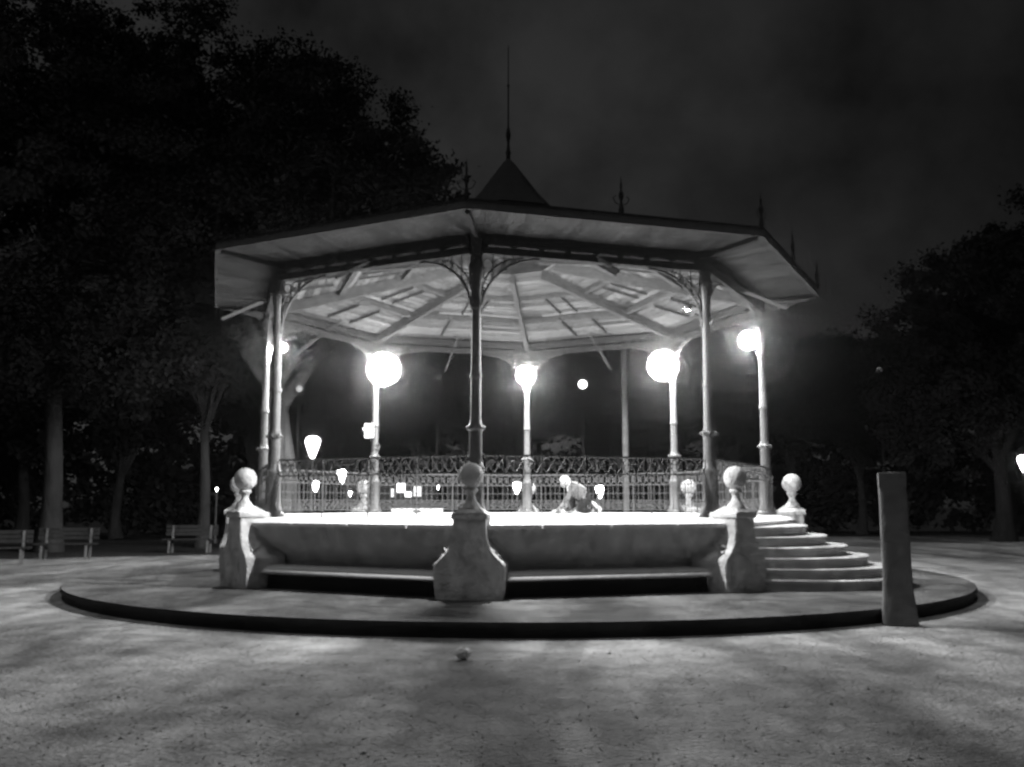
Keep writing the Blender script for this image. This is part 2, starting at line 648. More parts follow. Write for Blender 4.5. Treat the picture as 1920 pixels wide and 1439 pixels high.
for ap, dpt in ((2.15, 0.10), (3.45, 0.12)):
    b = MB()
    hw = ap * t8 - 0.07
    b.bar((ap, -hw, ceil_z(ap) - dpt / 2 - 0.004), (ap, hw, ceil_z(ap) - dpt / 2 - 0.004), 0.10, dpt)
    repeat(b.build('purlin', M_raft, BS), MID)
for y in (-0.42, 0.42):
    b = MB()
    b.bar((3.72, y, ceil_z(3.72) - 0.05), (4.62, y, ceil_z(4.62) - 0.05), 0.038, 0.06)
    repeat(b.build('batten', M_beam, BS), MID)
for y in (-0.22, 0.22):
    b = MB()
    b.bar((2.35, y, ceil_z(2.35) - 0.04), (3.22, y, ceil_z(3.22) - 0.04), 0.03, 0.045)
    repeat(b.build('batten', M_beam, BS), MID)

def uv_quads(name, quads, material):
    """quads: list of (4 points, 4 uvs)"""
    me = bpy.data.meshes.new(name)
    vs, fs, uvs = [], [], []
    for pts, uv in quads:
        fs.append(tuple(range(len(vs), len(vs) + len(pts))))
        vs += pts
        uvs += uv
    me.from_pydata(vs, [], fs)
    ul = me.uv_layers.new(name='UVMap')
    ul.data.foreach_set('uv', [c for u in uvs for c in u])
    me.materials.append(material)
    o = bpy.data.objects.new(name, me)
    COL.objects.link(o)
    o.parent = BS
    return o


ri = RI * COS8
cp = [ceil_pt(ri, -1), ceil_pt(AP, -1), ceil_pt(AP, 1), ceil_pt(ri, 1)]
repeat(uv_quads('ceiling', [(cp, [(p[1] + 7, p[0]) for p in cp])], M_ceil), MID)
RE, ZE = 6.585, 6.035
ape = RE * COS8
ep = [(AP + 0.04, -(AP + 0.04) * t8, 5.957), (ape, -ape * t8, ZE), (ape, ape * t8, ZE), (AP + 0.04, (AP + 0.04) * t8, 5.957)]
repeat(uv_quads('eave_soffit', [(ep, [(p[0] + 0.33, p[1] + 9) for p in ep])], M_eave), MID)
b = MB()
hl = ape * t8
b.bar((ape + 0.02, -hl - 0.008, ZE + 0.03), (ape + 0.02, hl + 0.008, ZE + 0.03), 0.035, 0.13)
repeat(b.build('fascia', M_raft, BS), MID)

octa([(ape + 0.05, ZE + 0.10), (ape + 0.05, ZE + 0.13), (3.4, 6.62), (1.0, 7.16), (0.95, 7.16)], 'roof', M_roof)
octa([(ri, ZI - 0.02), (ri + 0.02, 7.0), (ri - 0.02, 8.0)], 'cupola_drum', M_dark)
cu = octa([(1.12, 7.86), (1.16, 7.90), (0.90, 8.10), (0.62, 8.42), (0.36, 8.80), (0.12, 9.14), (0.03, 9.24)], 'cupola_roof', M_roof, capped=True)
b = MB()
b.lathe([(0.05, 9.18), (0.045, 9.32), (0.06, 9.38), (0.04, 9.45), (0.025, 9.6), (0.045, 9.72), (0.055, 9.80), (0.04, 9.9), (0.018, 10.0), (0.016, 10.9), (0.03, 10.95), (0.013, 11.0), (0.010, 11.85), (0.0, 11.95)], (0, 0, 0), 10)
b.build('spire', M_roof, cu, 50)

def finial(r):
    b = MB()
    b.lathe([(0.04, 0.0), (0.05, 0.05), (0.025, 0.12), (0.02, 0.2), (0.045, 0.27), (0.035, 0.33), (0.014, 0.37), (0.02, 0.44), (0.0, 0.62)], (r, 0, ZE + 0.14), 8)
    for s in (-1, 1):
        b.tube([(r, s * 0.02, ZE + 0.26), (r, s * 0.10, ZE + 0.30), (r, s * 0.14, ZE + 0.38), (r, s * 0.09, ZE + 0.41)], 0.008, 5)
    return b.build('roof_finial', M_roof, BS, 60)


repeat(finial(RE + 0.02), ANG)
repeat(finial(ape + 0.02), MID)

# railings
def railing(front):
    b = MB()
    y0 = AP * t8 - 0.14
    zt, zm, zb = 2.375, 2.095, 1.475
    X = AP
    b.bar((X, -y0, zt), (X, y0, zt), 0.05, 0.03)
    b.bar((X, -y0, zm), (X, y0, zm), 0.025, 0.02)
    b.bar((X, -y0, zb), (X, y0, zb), 0.012, 0.008 if front else 0.02)
    n_ = 22
    st = 2 * y0 / n_
    for i in range(n_):
        a, c = -y0 + i * st, -y0 + (i + 1) * st
        b.bar((X, a, zm), (X, c, zt), 0.012, 0.016)
        b.bar((X + 0.006, c, zm), (X + 0.006, a, zt), 0.012, 0.016)
        b.ring((X, (a + c) / 2, (zm + zt) / 2), 0.055, 0.009, (1, 0, 0), 10, 4)
        if i % 2:
            b.ring((X, a, zt - 0.07), 0.045, 0.008, (1, 0, 0), 8, 4)
    nb = 34 if front else 28
    for i in range(nb + 1):
        y = -y0 + 2 * y0 * i / nb
        b.bar((X, y, zb), (X, y, zm), 0.007 if front else 0.011, 0.007 if front else 0.011, (1, 0, 0))
    for i in range(1, 4):
        y = -y0 + 2 * y0 * i / 4
        b.bar((X, y, 1.38), (X, y, zt), 0.012 if front else 0.022, 0.03, (1, 0, 0))
    if not front:
        b.bar((X, -y0, 1.70), (X, y0, 1.70), 0.018, 0.016)
        for i in range(n_):
            y = -y0 + (i + .5) * st
            b.ring((X, y, 1.588), 0.075, 0.010, (1, 0, 0), 12, 4)
            b.ring((X, y, 1.588), 0.035, 0.009, (1, 0, 0), 8, 4)
        b.bar((X, -y0, 1.88), (X, y0, 1.88), 0.014, 0.012)
    return b.build('railing', M_iron, BS)


repeat(railing(True), [MID[0], MID[1], MID[7]])
repeat(railing(False), [MID[k] for k in (2, 3, 4, 5, 6)])

# stairs: six curved steps on the right-hand front side
NST = 7
dz = (FL_Z - 0.196) / NST
for i in range(1, NST):
    z = FL_Z - dz * i
    a_ = 1.50 + 0.07 * i
    bo = 0.40 + 0.36 * i
    x0 = AP + 0.35
    b = MB()
    m = 36
    top = [(x0 - 0.3, -a_)] + [(x0 + bo * math.sin(t), -a_ * math.cos(t)) for t in [math.pi * j / m for j in range(m + 1)]] + [(x0 - 0.3, a_)]
    A = b.verts([(x, y, z) for x, y in top])
    off = lambda k: (lambda p: ((p[0] - x0) * (1 + 0.03 / bo) + x0, p[1] * (1 + 0.03 / a_)))(top[k])
    N1 = b.verts([(off(k)[0], off(k)[1], z - 0.015) for k in range(len(top))])
    N2 = b.verts([(off(k)[0], off(k)[1], z - 0.05) for k in range(len(top))])
    B1 = b.verts([(x, y, z - 0.055) for x, y in top])
    B2 = b.verts([(x, y, z - dz if i < NST - 1 else 0.15) for x, y in top])
    b.face(A)
    for P, Q in ((A, N1), (N1, N2), (N2, B1), (B1, B2)):
        for k in range(len(top)):
            b.face([P[k], P[(k + 1) % len(top)], Q[(k + 1) % len(top)], Q[k]])
    o = b.build('step', M_stone, BS, 40)
    o.rotation_euler = (0, 0, MID[1])

# ------------------------------------------------------------------ lamps of the bandstand
def polar(a, r, z):
    return (CX + r * math.cos(a), CY + r * math.sin(a), z)


def lamp_light(parent, loc, radius, intensity, tilt=0.0):
    """the light of one bandstand lamp: a spot shining downwards and sideways only, upward light left out to spare the ceiling"""
    ld = bpy.data.lights.new('lamp_light', 'SPOT')
    ld.energy = intensity * 4 * math.pi * LAMP_K
    ld.spot_size = math.pi
    ld.spot_blend = 0.12
    ld.use_soft_falloff = False
    ld.shadow_soft_size = radius
    lo = bpy.data.objects.new('lamp_light', ld)
    COL.objects.link(lo)
    lo.parent = parent
    lo.location = loc
    lo.rotation_euler = (0, tilt, 0)
    return lo


LAMP_K = 1.1


def globe_lamp(k, rad, intensity, label):
    a = ANG[k]
    t = thing('globe_lamp', polar(a, RC - (0.28 if k == 2 else 0.36), 5.06), label, 'lamp', 'globe lamps on the bandstand columns', a)
    b = MB()
    b.sphere((0, 0, 0), rad, 24, 14)
    b.build('globe', glow('lit_globe', 9), t, 60)
    lamp_light(t, (0, 0, 0), rad * 1.03, intensity)
    b = MB()
    b.lathe([(rad * 0.34, rad * 0.945), (rad * 0.30, rad * 1.0), (rad * 0.15, rad * 1.05), (0.03, rad * 1.08), (0.02, rad * 1.2), (0.0, rad * 1.22)], (0, 0, 0), 18)
    b.build('hood', M_iron, t, 50)
    b = MB()
    b.tube([(0.30, 0, rad * 1.3 + 0.02), (0.2, 0, rad * 1.32 + 0.02), (0.06, 0, rad * 1.3), (0, 0, rad * 1.16)], 0.016, 6)
    b.build('arm', M_iron, t, 50)
    return t


I0 = 120  # globe radii are widened to take in the bloom round each lamp
globe_lamp(5, 0.44, I0 * 1.2, 'largest glowing globe lamp, beside the column carrying a white box')
globe_lamp(3, 0.395, I0 * 1.1, 'large glowing globe lamp on the back right column, second largest of the globes')
globe_lamp(4, 0.27, I0, 'glowing globe lamp on the rear middle column, between the two largest globes')
globe_lamp(2, 0.21, I0 * 0.8, 'bright round globe lamp on the outermost right column above the stairs')
globe_lamp(6, 0.11, I0 * 0.5, 'small globe lamp half hidden behind the front left column')



def spot_head(k, power, low, label, sc_=1.0):
    a = ANG[k]
    t = thing('hooded_lamp', polar(a, RC - 0.40, 5.04), label, 'lamp', 'small hooded lamps on the front columns', a)
    b = MB()                                                          # half shell: closed towards the outside, open to the floor
    def shell(r):
        rows = []
        for q in range(9):
            th = R_(62 + q * (low - 62) / 8)
            rows.append(b.verts([(r * math.sin(th) * math.cos(ph), r * math.sin(th) * math.sin(ph), r * math.cos(th)) for ph in [R_(-88 + 176 * u / 14) for u in range(15)]]))
        return rows
    A_, B_ = shell(0.115), shell(0.105)
    for rows in (A_, B_):
        for r0, r1 in zip(rows, rows[1:]):
            for u in range(14):
                b.face([r0[u], r0[u + 1], r1[u + 1], r1[u]])
    for u in range(14):
        b.face([A_[-1][u], A_[-1][u + 1], B_[-1][u + 1], B_[-1][u]])
    b.lathe([(0.118, 0.035), (0.114, 0.055), (0.09, 0.085), (0.05, 0.108), (0.0, 0.116)], (0, 0, 0), 20)
    b.xform(Matrix.Scale(sc_, 4))
    b.build('hood', M_iron, t, 50)
    b = MB()
    b.sphere((-0.02 * sc_, 0, -0.015 * sc_), 0.05 * sc_, 14, 10)
    b.build('bulb', glow('small_bulb', 20), t, 60)
    lamp_light(t, (-0.02 * sc_, 0, -0.015 * sc_), 0.055 * sc_, power, R_(25))
    b = MB()
    b.tube([(0.34, 0, 0.10), (0.2, 0, 0.13), (0.05, 0, 0.10)], 0.014, 6)
    b.build('arm', M_iron, t, 50)


spot_head(0, 190, 138, 'small dark hooded lamp behind the middle front column')
spot_head(1, 30, 112, 'small hooded lamp showing a point of light on the front right column', 0.6)

# boxes clamped to the back left column
t = thing('switch_box', polar(ANG[5], RC, 3.48), 'white square switch box clamped to the back left column', 'box', None, 0)
MB().box((-0.14, -0.06, 0), (0.24, 0.2, 0.38)).build('case', M_stone, t, None, 0.02)
MB().box((-0.16, -0.165, 0.03), (0.15, 0.012, 0.2)).build('door', M_white, t)
MB().box((-0.28, -0.06, 0.05), (0.06, 0.1, 0.08)).build('bracket', M_white, t)
t = thing('loudspeaker', polar(ANG[5], RC, 3.02), 'small pale horn loudspeaker below the white box on column', 'loudspeaker', None, 0)
b = MB()
b.lathe([(0.03, 0.0), (0.035, 0.05), (0.045, 0.12), (0.07, 0.17), (0.066, 0.17), (0.0, 0.08)], (0, 0, 0), 14)
b.xform(Matrix.Translation((0.10, -0.09, 0)) @ Matrix.Rotation(R_(70), 4, 'X'))
b.build('horn', M_raft, t, 50)
MB().box((0.08, -0.05, 0), (0.08, 0.06, 0.08)).build('bracket', M_iron, t)

# ------------------------------------------------------------------ things on the floor
t = thing('flat_case', (-2.15, 21.9, FL_Z), 'flat white case lying on the bandstand floor', 'case', None, R_(4))
MB().box((0, 0, 0.05), (1.16, 0.5, 0.098)).build('body', M_white, t, None, 0.015)
MB().box((0, 0, 0.108), (1.18, 0.52, 0.016)).build('lid', M_white, t)
MB().box((0, -0.265, 0.06), (0.16, 0.02, 0.03)).build('handle', M_iron, t)

random.seed(5)
b = MB()
b.sphere((0, 0, 0.035), 0.15, 16, 8, (1.1, 0.8, 0.32))
for v in b.bm.verts:
    v.co += Vector((random.uniform(-.02, .02), random.uniform(-.02, .02), random.uniform(0, .022) if v.co.z > .03 else 0))
o = b.build('rag', M_white, None, 80)
o.location = (1.02, 20.95, FL_Z)
tag(o, 'crumpled white rag on the floor under the kneeling person\'s hand', 'rag')

def skinned(name, material, parent, pts, edges, root=0, sub=2):
    """pts: list of (co, radius)"""
    me = bpy.data.meshes.new(name + '_rig')
    me.from_pydata([p[0] for p in pts], edges, [])
    o = bpy.data.objects.new(name, me)
    COL.objects.link(o)
    md = o.modifiers.new('skin', 'SKIN')
    md.use_smooth_shade = True
    sv = me.skin_vertices[0].data
    for i, p in enumerate(pts):
        r = p[1]
        sv[i].radius = (r, r) if not isinstance(r, tuple) else r
        sv[i].use_root = (i == root)
    s = o.modifiers.new('sub', 'SUBSURF')
    s.levels = s.render_levels = sub
    dg = bpy.context.evaluated_depsgraph_get()
    ev = o.evaluated_get(dg)
    nm = bpy.data.meshes.new_from_object(ev, depsgraph=dg)
    bpy.data.objects.remove(o)
    nm.materials.clear()
    nm.materials.append(material)
    nm.polygons.foreach_set('use_smooth', [True] * len(nm.polygons))
    c = bpy.data.objects.new(name, nm)
    COL.objects.link(c)
    c.parent = parent
    return c


PX, PY = 1.40, 21.0
P = thing('person', (PX, PY, FL_Z), 'person in a light shirt kneeling on the floor, bent forward with a hand down', 'person')
# facing -x.  y<0 is the side towards the camera
V, E = [], []
def ch(pts, start=None):
    idx = []
    prev = start
    for p in pts:
        V.append(p)
        i = len(V) - 1
        if prev is not None:
            E.append((prev, i))
        prev = i
        idx.append(i)
    return idx


V.append(((0.26, 0, 0.36), 0.135))                                   # pelvis = root
tor = ch([((0.14, 0, 0.45), 0.125), ((0.02, 0, 0.52), 0.14), ((-0.09, 0, 0.565), 0.125), ((-0.15, 0, 0.595), 0.06), ((-0.19, 0, 0.63), 0.052)], 0)
# head as a skinned chain is too coarse: built below and joined; arms
for s, elbow, wrist in ((-1, (-0.20, -0.25, 0.34), (-0.36, -0.23, 0.15)), (1, (-0.12, 0.24, 0.33), (-0.22, 0.20, 0.13))):
    ch([((-0.09, s * 0.17, 0.55), 0.062), (elbow, 0.043), (wrist, 0.030)], tor[2])
# near leg kneeling, far leg with its foot flat
ch([((0.24, -0.10, 0.32), 0.098), ((0.06, -0.15, 0.075), 0.062), ((0.22, -0.14, 0.065), 0.058), ((0.40, -0.13, 0.085), 0.04)], 0)
ch([((0.22, 0.10, 0.34), 0.095), ((-0.10, 0.16, 0.36), 0.062), ((-0.05, 0.16, 0.20), 0.056), ((-0.02, 0.16, 0.09), 0.042)], 0)
body = skinned('body', M_skin, P, V, E, 0, 2)
# head with face joined into the body's mesh
b = MB()
hc = Vector((-0.235, 0, 0.70))
b.sphere((0, 0, 0), 0.105, 28, 20, (1.0, 0.78, 1.18))
for v in b.bm.verts:
    x, y, z = v.co
    if x < -0.03:                                                     # the face
        v.co.x += 0.012 * math.exp(-((z - 0.012) / 0.016) ** 2 - ((abs(y) - 0.034) / 0.018) ** 2)     # eye sockets
        v.co.x -= 0.030 * math.exp(-((z + 0.028) / 0.022) ** 2 - (y / 0.014) ** 2)                     # nose
        v.co.x -= 0.010 * math.exp(-((z + 0.072) / 0.010) ** 2 - (y / 0.024) ** 2)                     # mouth
        if z < -0.06:
            v.co.x -= 0.012
for s in (-1, 1):
    b.sphere((0.012, s * 0.085, -0.008), 0.03, 10, 8, (0.7, 0.35, 1.1))
b.tube([(0.03, 0, -0.10), (0.07, 0, -0.15)], [0.05, 0.05], 10)
b.xform(Matrix.Translation(hc) @ Matrix.Rotation(R_(-28), 4, 'Y'))
# hands: palm and five fingers
def hand(q, wrist, direc, side):
    wr, dr = Vector(wrist), Vector(direc).normalized()
    up = Vector((0, side, 0.15)).normalized()
    la = dr.cross(up).normalized()
    pc = wr + dr * 0.045
    st = len(q.bm.verts)
    q.sphere((0, 0, 0), 0.045, 12, 8, (1.05, 0.85, 0.38))
    m = Matrix((dr, la, up)).transposed().to_4x4()
    q.xform(Matrix.Translation(pc) @ m, st)
    for f, (o_, l) in enumerate(((-0.031, 0.062), (-0.011, 0.076), (0.011, 0.072), (0.030, 0.055))):
        p0 = wr + dr * 0.078 + la * o_
        p1 = p0 + dr * l * 0.5 - up * 0.010
        p2 = p0 + dr * l * 0.8 - up * 0.028
        p3 = p0 + dr * l * 0.95 - up * 0.045
        q.tube([p0, p1, p2, p3], [0.0095, 0.009, 0.008, 0.006], 7)
    q.tube([wr + dr * 0.03 - la * 0.035, wr + dr * 0.055 - la * 0.062, wr + dr * 0.085 - la * 0.07 - up * 0.012], [0.012, 0.0105, 0.008], 7)


hand(b, (-0.36, -0.23, 0.15), (-0.5, 0.05, -0.75), -1)
hand(b, (-0.22, 0.20, 0.13), (-0.5, -0.1, -0.75), 1)
hb = b.build('head_and_hands', M_skin, P, 60)
bmx = bmesh.new()
bmx.from_mesh(body.data)
bmx.from_mesh(hb.data)
bmx.to_mesh(body.data)
bmx.free()
body.data.polygons.foreach_set('use_smooth', [True] * len(body.data.polygons))
bpy.data.objects.remove(hb)
# hair cap
b = MB()
b.sphere((0.012, 0, 0.018), 0.112, 24, 16, (1.0, 0.83, 1.12))
for f in [f for f in b.bm.faces if f.calc_center_median().x < -0.055 and f.calc_center_median().z < 0.075 or f.calc_center_median().z < -0.055]:
    b.bm.faces.remove(f)
for v in b.bm.verts:
    v.co *= 1 + 0.03 * math.sin(v.co.y * 90 + v.co.z * 70)
b.xform(Matrix.Translation(hc) @ Matrix.Rotation(R_(-28), 4, 'Y'))
b.build('hair', M_hair, P, 80)
# clothes
V, E = [((0.21, 0, 0.41), 0.165)], []
tr = ch([((0.12, 0, 0.455), 0.168), ((0.01, 0, 0.51), 0.178), ((-0.09, 0, 0.555), 0.15), ((-0.135, 0, 0.585), 0.08)], 0)
for s, elbow, mid in ((-1, (-0.20, -0.25, 0.34), (-0.30, -0.24, 0.225)), (1, (-0.12, 0.24, 0.33), (-0.18, 0.22, 0.21))):
    ch([((-0.085, s * 0.175, 0.55), 0.076), (elbow, 0.056), (mid, 0.046)], tr[2])
skinned('shirt', M_shirt, P, V, E, 0, 2)
V, E = [((0.27, 0, 0.355), 0.175)], []
ch([((0.20, 0, 0.405), 0.16)], 0)
ch([((0.22, -0.10, 0.30), 0.135), ((0.04, -0.15, 0.09), 0.085), ((0.20, -0.14, 0.075), 0.07), ((0.36, -0.13, 0.085), 0.054)], 0)
ch([((0.20, 0.10, 0.34), 0.13), ((-0.105, 0.16, 0.36), 0.085), ((-0.05, 0.16, 0.21), 0.068), ((-0.025, 0.16, 0.10), 0.056)], 0)
skinned('trousers', M_trouser, P, V, E, 0, 2)
b = MB()
for s in (-0.09, 0.09):
    b.tube([(-0.165, s, 0.47), (-0.19, s * 0.9, 0.58), (-0.11, s, 0.705), (0.0, s, 0.685), (0.12, s * .8, 0.62), (0.22, s * .6, 0.56)], 0.012, 5)
b.build('braces', M_vest, P, 60)

def shoe(dirx, toe_down, loc):
    b = MB()
    st = [(-0.10, 0.036, 0.06), (-0.06, 0.042, 0.085), (0.0, 0.043, 0.08), (0.07, 0.047, 0.06), (0.13, 0.045, 0.048), (0.175, 0.03, 0.035)]
    rings = []
    for x, hw, h in st:
        rings.append(b.verts([(x, -hw, 0), (x, -hw, h * .5), (x, -hw * .55, h), (x, hw * .55, h), (x, hw, h * .5), (x, hw, 0)]))
    for A, B in zip(rings, rings[1:]):
        for k in range(6):
            b.face([A[k], A[(k + 1) % 6], B[(k + 1) % 6], B[k]])
    b.face(rings[0][::-1])
    b.face(rings[-1])
    b.xform(Matrix.Translation(loc) @ Matrix.Rotation(R_(toe_down), 4, 'Y') @ Matrix.Rotation(0 if dirx > 0 else math.pi, 4, 'Z'))
    return b.build('shoe', M_white, P, 70)


shoe(-1, 52, (0.44, -0.13, 0.12))
shoe(-1, 0, (-0.06, 0.16, 0.003))

# ------------------------------------------------------------------ stone post at the edge of the terrace
t = thing('stone_post', (5.2, 13.05, 0), 'tall square dark stone post standing alone at the terrace edge', 'post', None, R_(-19))
rg = random.Random(17)
b = MB()
pr = [(0.225, 0.21, 0.0), (0.22, 0.205, 0.14), (0.21, 0.2, 0.24), (0.197, 0.188, 0.36), (0.186, 0.18, 0.5)] + [(0.183 - 0.0015 * q, 0.177 - 0.0012 * q, 0.5 + 0.19 * q) for q in range(1, 8)]
rings = []
for x, y, z in pr:
    row = []
    for (ax, ay), (bx_, by_) in (((-1, -1), (1, -1)), ((1, -1), (1, 1)), ((1, 1), (-1, 1)), ((-1, 1), (-1, -1))):
        for u in (0, 0.08, 0.3, 0.5, 0.7, 0.92):
            k_ = 0.93 if u == 0 else 1.0
            jx, jy = rg.uniform(-.006, .006), rg.uniform(-.006, .006)
            row.append(((ax + (bx_ - ax) * u) * x * k_ + jx, (ay + (by_ - ay) * u) * y * k_ + jy, z + (rg.uniform(-.02, .02) if z > 0.3 else 0)))
    rings.append(b.verts(row))
for A, B in zip(rings, rings[1:]):
    for k in range(24):
        b.face([A[k], A[(k + 1) % 24], B[(k + 1) % 24], B[k]])
b.face(rings[0][::-1])
b.face(rings[-1])
b.build('shaft', M_post, t, 60)
b = MB()
b.lathe([(0.240, 1.82), (0.246, 1.85), (0.246, 2.01), (0.238, 2.03), (0.08, 2.035), (0, 2.04)], (0, 0, 0), 4, math.pi / 4)
b.build('cap', M_post, t, None, 0.012)
t.rotation_euler = (R_(0.3), R_(-0.5), R_(-19))

rg = np.random.default_rng(21)
npb = 5000
pz = rg.uniform(0, 1, npb) ** 1.6 * 9.5 + 4.2
pxx = rg.uniform(-1, 1, npb) * (pz * 0.62)
rad_ = rg.uniform(0.004, 0.012, npb) * (1 + (rg.uniform(0, 1, npb) > 0.985) * 1.2)
keep = np.hypot(pxx - DX, pz - DY) > RD + 0.05
pxx, pz, rad_ = pxx[keep], pz[keep], rad_[keep]
npb = len(pz)
base = np.array([(1, 0, 0), (0.3, 0.9, 0), (-0.8, 0.6, 0), (-0.8, -0.6, 0), (0.3, -0.9, 0), (0, 0, 0.7)])
an = rg.uniform(0, 6.28, npb)
ca, sa = np.cos(an)[:, None], np.sin(an)[:, None]
sh = base[None] * rad_[:, None, None] * rg.uniform(0.7, 1.3, (npb, 1, 3))
vv = np.stack([sh[:, :, 0] * ca - sh[:, :, 1] * sa + pxx[:, None], sh[:, :, 0] * sa + sh[:, :, 1] * ca + pz[:, None], sh[:, :, 2] + 0.001], axis=2).reshape(-1, 3)
me = bpy.data.meshes.new('pebbles')
me.from_pydata(vv.tolist(), [], [(i * 6 + k, i * 6 + (k + 1) % 5, i * 6 + 5) for i in range(npb) for k in range(5)])
me.materials.append(mat('pebble', 0.10, 0.24, 3, 0.9, 0))
o = bpy.data.objects.new('pebbles', me)
COL.objects.link(o)
tag(o, 'loose pebbles scattered over the gravel in front', 'gravel', None, 'stuff')

random.seed(3)
b = MB()
b.sphere((0, 0, 0.06), 0.075, 14, 10, (1.1, 0.85, 0.8))
for v in b.bm.verts:
    v.co += Vector([random.uniform(-.008, .008) for _ in range(3)])
o = b.build('paper_ball', M_white, None, None)
o.location = (-0.51, 10.2, 0.0)
tag(o, 'small crumpled white paper ball on the gravel in front', 'litter')

# ------------------------------------------------------------------ benches
def bench(x, y, rz, label):
    t = thing('park_bench', (x, y, 0), label, 'bench', 'park benches under the left trees', rz)
    b = MB()
    for i in range(4):
        b.box((0, -0.18 + i * 0.12, 0.45), (1.7, 0.095, 0.035))
    b.build('seat', M_bench, t, None, 0.006)
    b = MB()
    for i in range(3):
        b.box((0, 0.26 + 0.025 * i, 0.62 + i * 0.12), (1.7, 0.03, 0.10))
    b.build('backrest', M_bench, t, None, 0.006)
    for s in (-1, 1):
        b = MB()
        b.bar((s * 0.62, -0.2, 0), (s * 0.62, -0.16, 0.43), 0.06, 0.06, (1, 0, 0))
        b.bar((s * 0.62, 0.24, 0), (s * 0.62, 0.28, 0.90), 0.06, 0.06, (1, 0, 0))
        b.bar((s * 0.62, -0.18, 0.41), (s * 0.62, 0.25, 0.41), 0.06, 0.05)
        b.build('leg', M_post, t)
    return t


bench(-13.1, 28.3, R_(8), 'slatted park bench in front of the thick trunk on the far left')
bench(-10.7, 32.0, R_(4), 'slatted park bench by the slim trunk nearest the bandstand')
bench(-13.7, 25.6, R_(20), 'slatted park bench cut by the left edge of the view')

# ------------------------------------------------------------------ lanterns and distant lights
def lantern(px, py, z, dist, size, label, strength=14):
    x = (px - 960) / 1785 * dist * 1.01
    t = thing('park_lantern', (x, dist, 0), label, 'lantern', 'lit park lanterns beyond the bandstand')
    s = size
    b = MB()
    b.lathe([(0.09, 0), (0.10, 0.12), (0.06, 0.25), (0.045, 0.6), (0.035, z - s * 0.9), (0.06, z - s * 0.82), (0.03, z - s * 0.75)], (0, 0, 0), 10)
    b.build('post', M_iron, t, 50)
    b = MB()
    b.lathe([(s * 0.12, z - s * 0.74), (s * 0.22, z - s * 0.5), (s * 0.40, z), (s * 0.47, z + s * 0.22), (s * 0.49, z + s * 0.38), (s * 0.45, z + s * 0.52), (s * 0.34, z + s * 0.63), (s * 0.2, z + s * 0.69)], (0, 0, 0), 10)
    b.build('glass', glow('lantern_glass', strength), t, 50)
    b = MB()
    b.lathe([(s * 0.22, z + s * 0.68), (s * 0.2, z + s * 0.76), (s * 0.08, z + s * 0.84), (0.0, z + s * 1.0)], (0, 0, 0), 10)
    b.build('cap', M_dark, t, 30)


def hz(py, dist):
    return 1.602 + dist * math.tan(math.atan((719.5 - py) / 1783.0) + 0.1263)


lantern(590, 838, hz(838, 29), 29, 0.46, 'nearest park lantern, teardrop shaped, beside the broad trunk', 20)
lantern(645, 893, hz(893, 38), 38, 0.38, 'park lantern second in size, between broad trunk and boxed column', 30)
lantern(597, 912, hz(912, 39), 39, 0.31, 'small park lantern low behind the railing, under the nearest lantern', 30)
lantern(1122, 922, hz(922, 38), 38, 0.34, 'park lantern just right of the kneeling person', 30)
lantern(969, 915, hz(915, 38), 38, 0.32, 'park lantern glimpsed beside the rear middle column', 30)
lantern(822, 915, hz(915, 40), 40, 0.15, 'tiny park lantern left of the front middle pedestal', 30)
lantern(415, 918, hz(918, 40), 40, 0.10, 'tiny park lantern left of the front left ball finial', 30)
lantern(1908, 869, hz(869, 38), 38, 0.46, 'park lantern at the far right below the dark trees', 20)
lantern(662, 926, hz(926, 41), 41, 0.15, 'tiny park lantern low beside the small lantern behind the railing', 30)

def street_lamp(px, py, dist, r, strength, label):
    x = (px - 960) / 1785 * dist * 1.005
    z = hz(py, dist)
    t = thing('street_lamp', (x, dist, 0), label, 'street lamp', 'tall street lamps among the far trees')
    b = MB()
    b.lathe([(0.10, 0), (0.09, 0.8), (0.05, 1.0), (0.035, z - r)], (0, 0, 0), 8)
    b.build('pole', M_roof, t, 50)
    b = MB()
    b.sphere((0, 0, z), r, 14, 10)
    b.build('globe', glow('street_globe', strength), t, 60)


street_lamp(1093, 721, 36, 0.17, 6, 'bright street lamp globe hanging between the back columns on the right')
street_lamp(560, 729, 33.0, 0.12, 0.22, 'faint street lamp globe in front of the broad trunk')
street_lamp(820, 706, 36, 0.12, 0.08, 'dim street lamp globe left of the front middle column')
street_lamp(1652, 694, 42, 0.13, 0.05, 'very dim street lamp globe above the stone post among dark trees')

# tall bare pole behind the bandstand
b = MB()
b.lathe([(0.16, 0), (0.15, 0.4), (0.11, 0.45), (0.10, 5.0), (0.085, 9.0), (0.10, 9.05), (0.0, 9.15)], (0, 0, 0), 12)
o = b.build('pole', M_post, None, 50)
o.location = ((1173 - 960) / 1785 * 31, 31, 0)
tag(o, 'tall bare grey pole standing behind the back right railing', 'pole')

# far lit kiosk
kd = 39.5
kx = (765 - 960) / 1785 * kd
t = thing('kiosk', (kx, kd, 0), 'distant low kiosk with brightly lit windows seen through the railing', 'kiosk')
MB().box((0, 0, 1.3), (2.3, 1.8, 2.6)).build('wall', M_plaster, t)
b = MB()
b.lathe([(1.75, 2.62), (1.75, 2.70), (0.9, 3.05), (0.0, 3.25)], (0, 0, 0), 8, math.pi / 8)
b.build('roof', M_roof, t)
for x, z, sx, sz, s in ((-0.50, 2.06, 0.10, 0.34, 0.8), (-0.16, 2.26, 0.30, 0.34, 8), (0.14, 2.0, 0.26, 0.2, 4), (0.50, 2.12, 0.30, 0.40, 1.1)):
    MB().box((x, -0.92, z), (sx, 0.05, sz)).build('window', glow('lit_window', s), t)

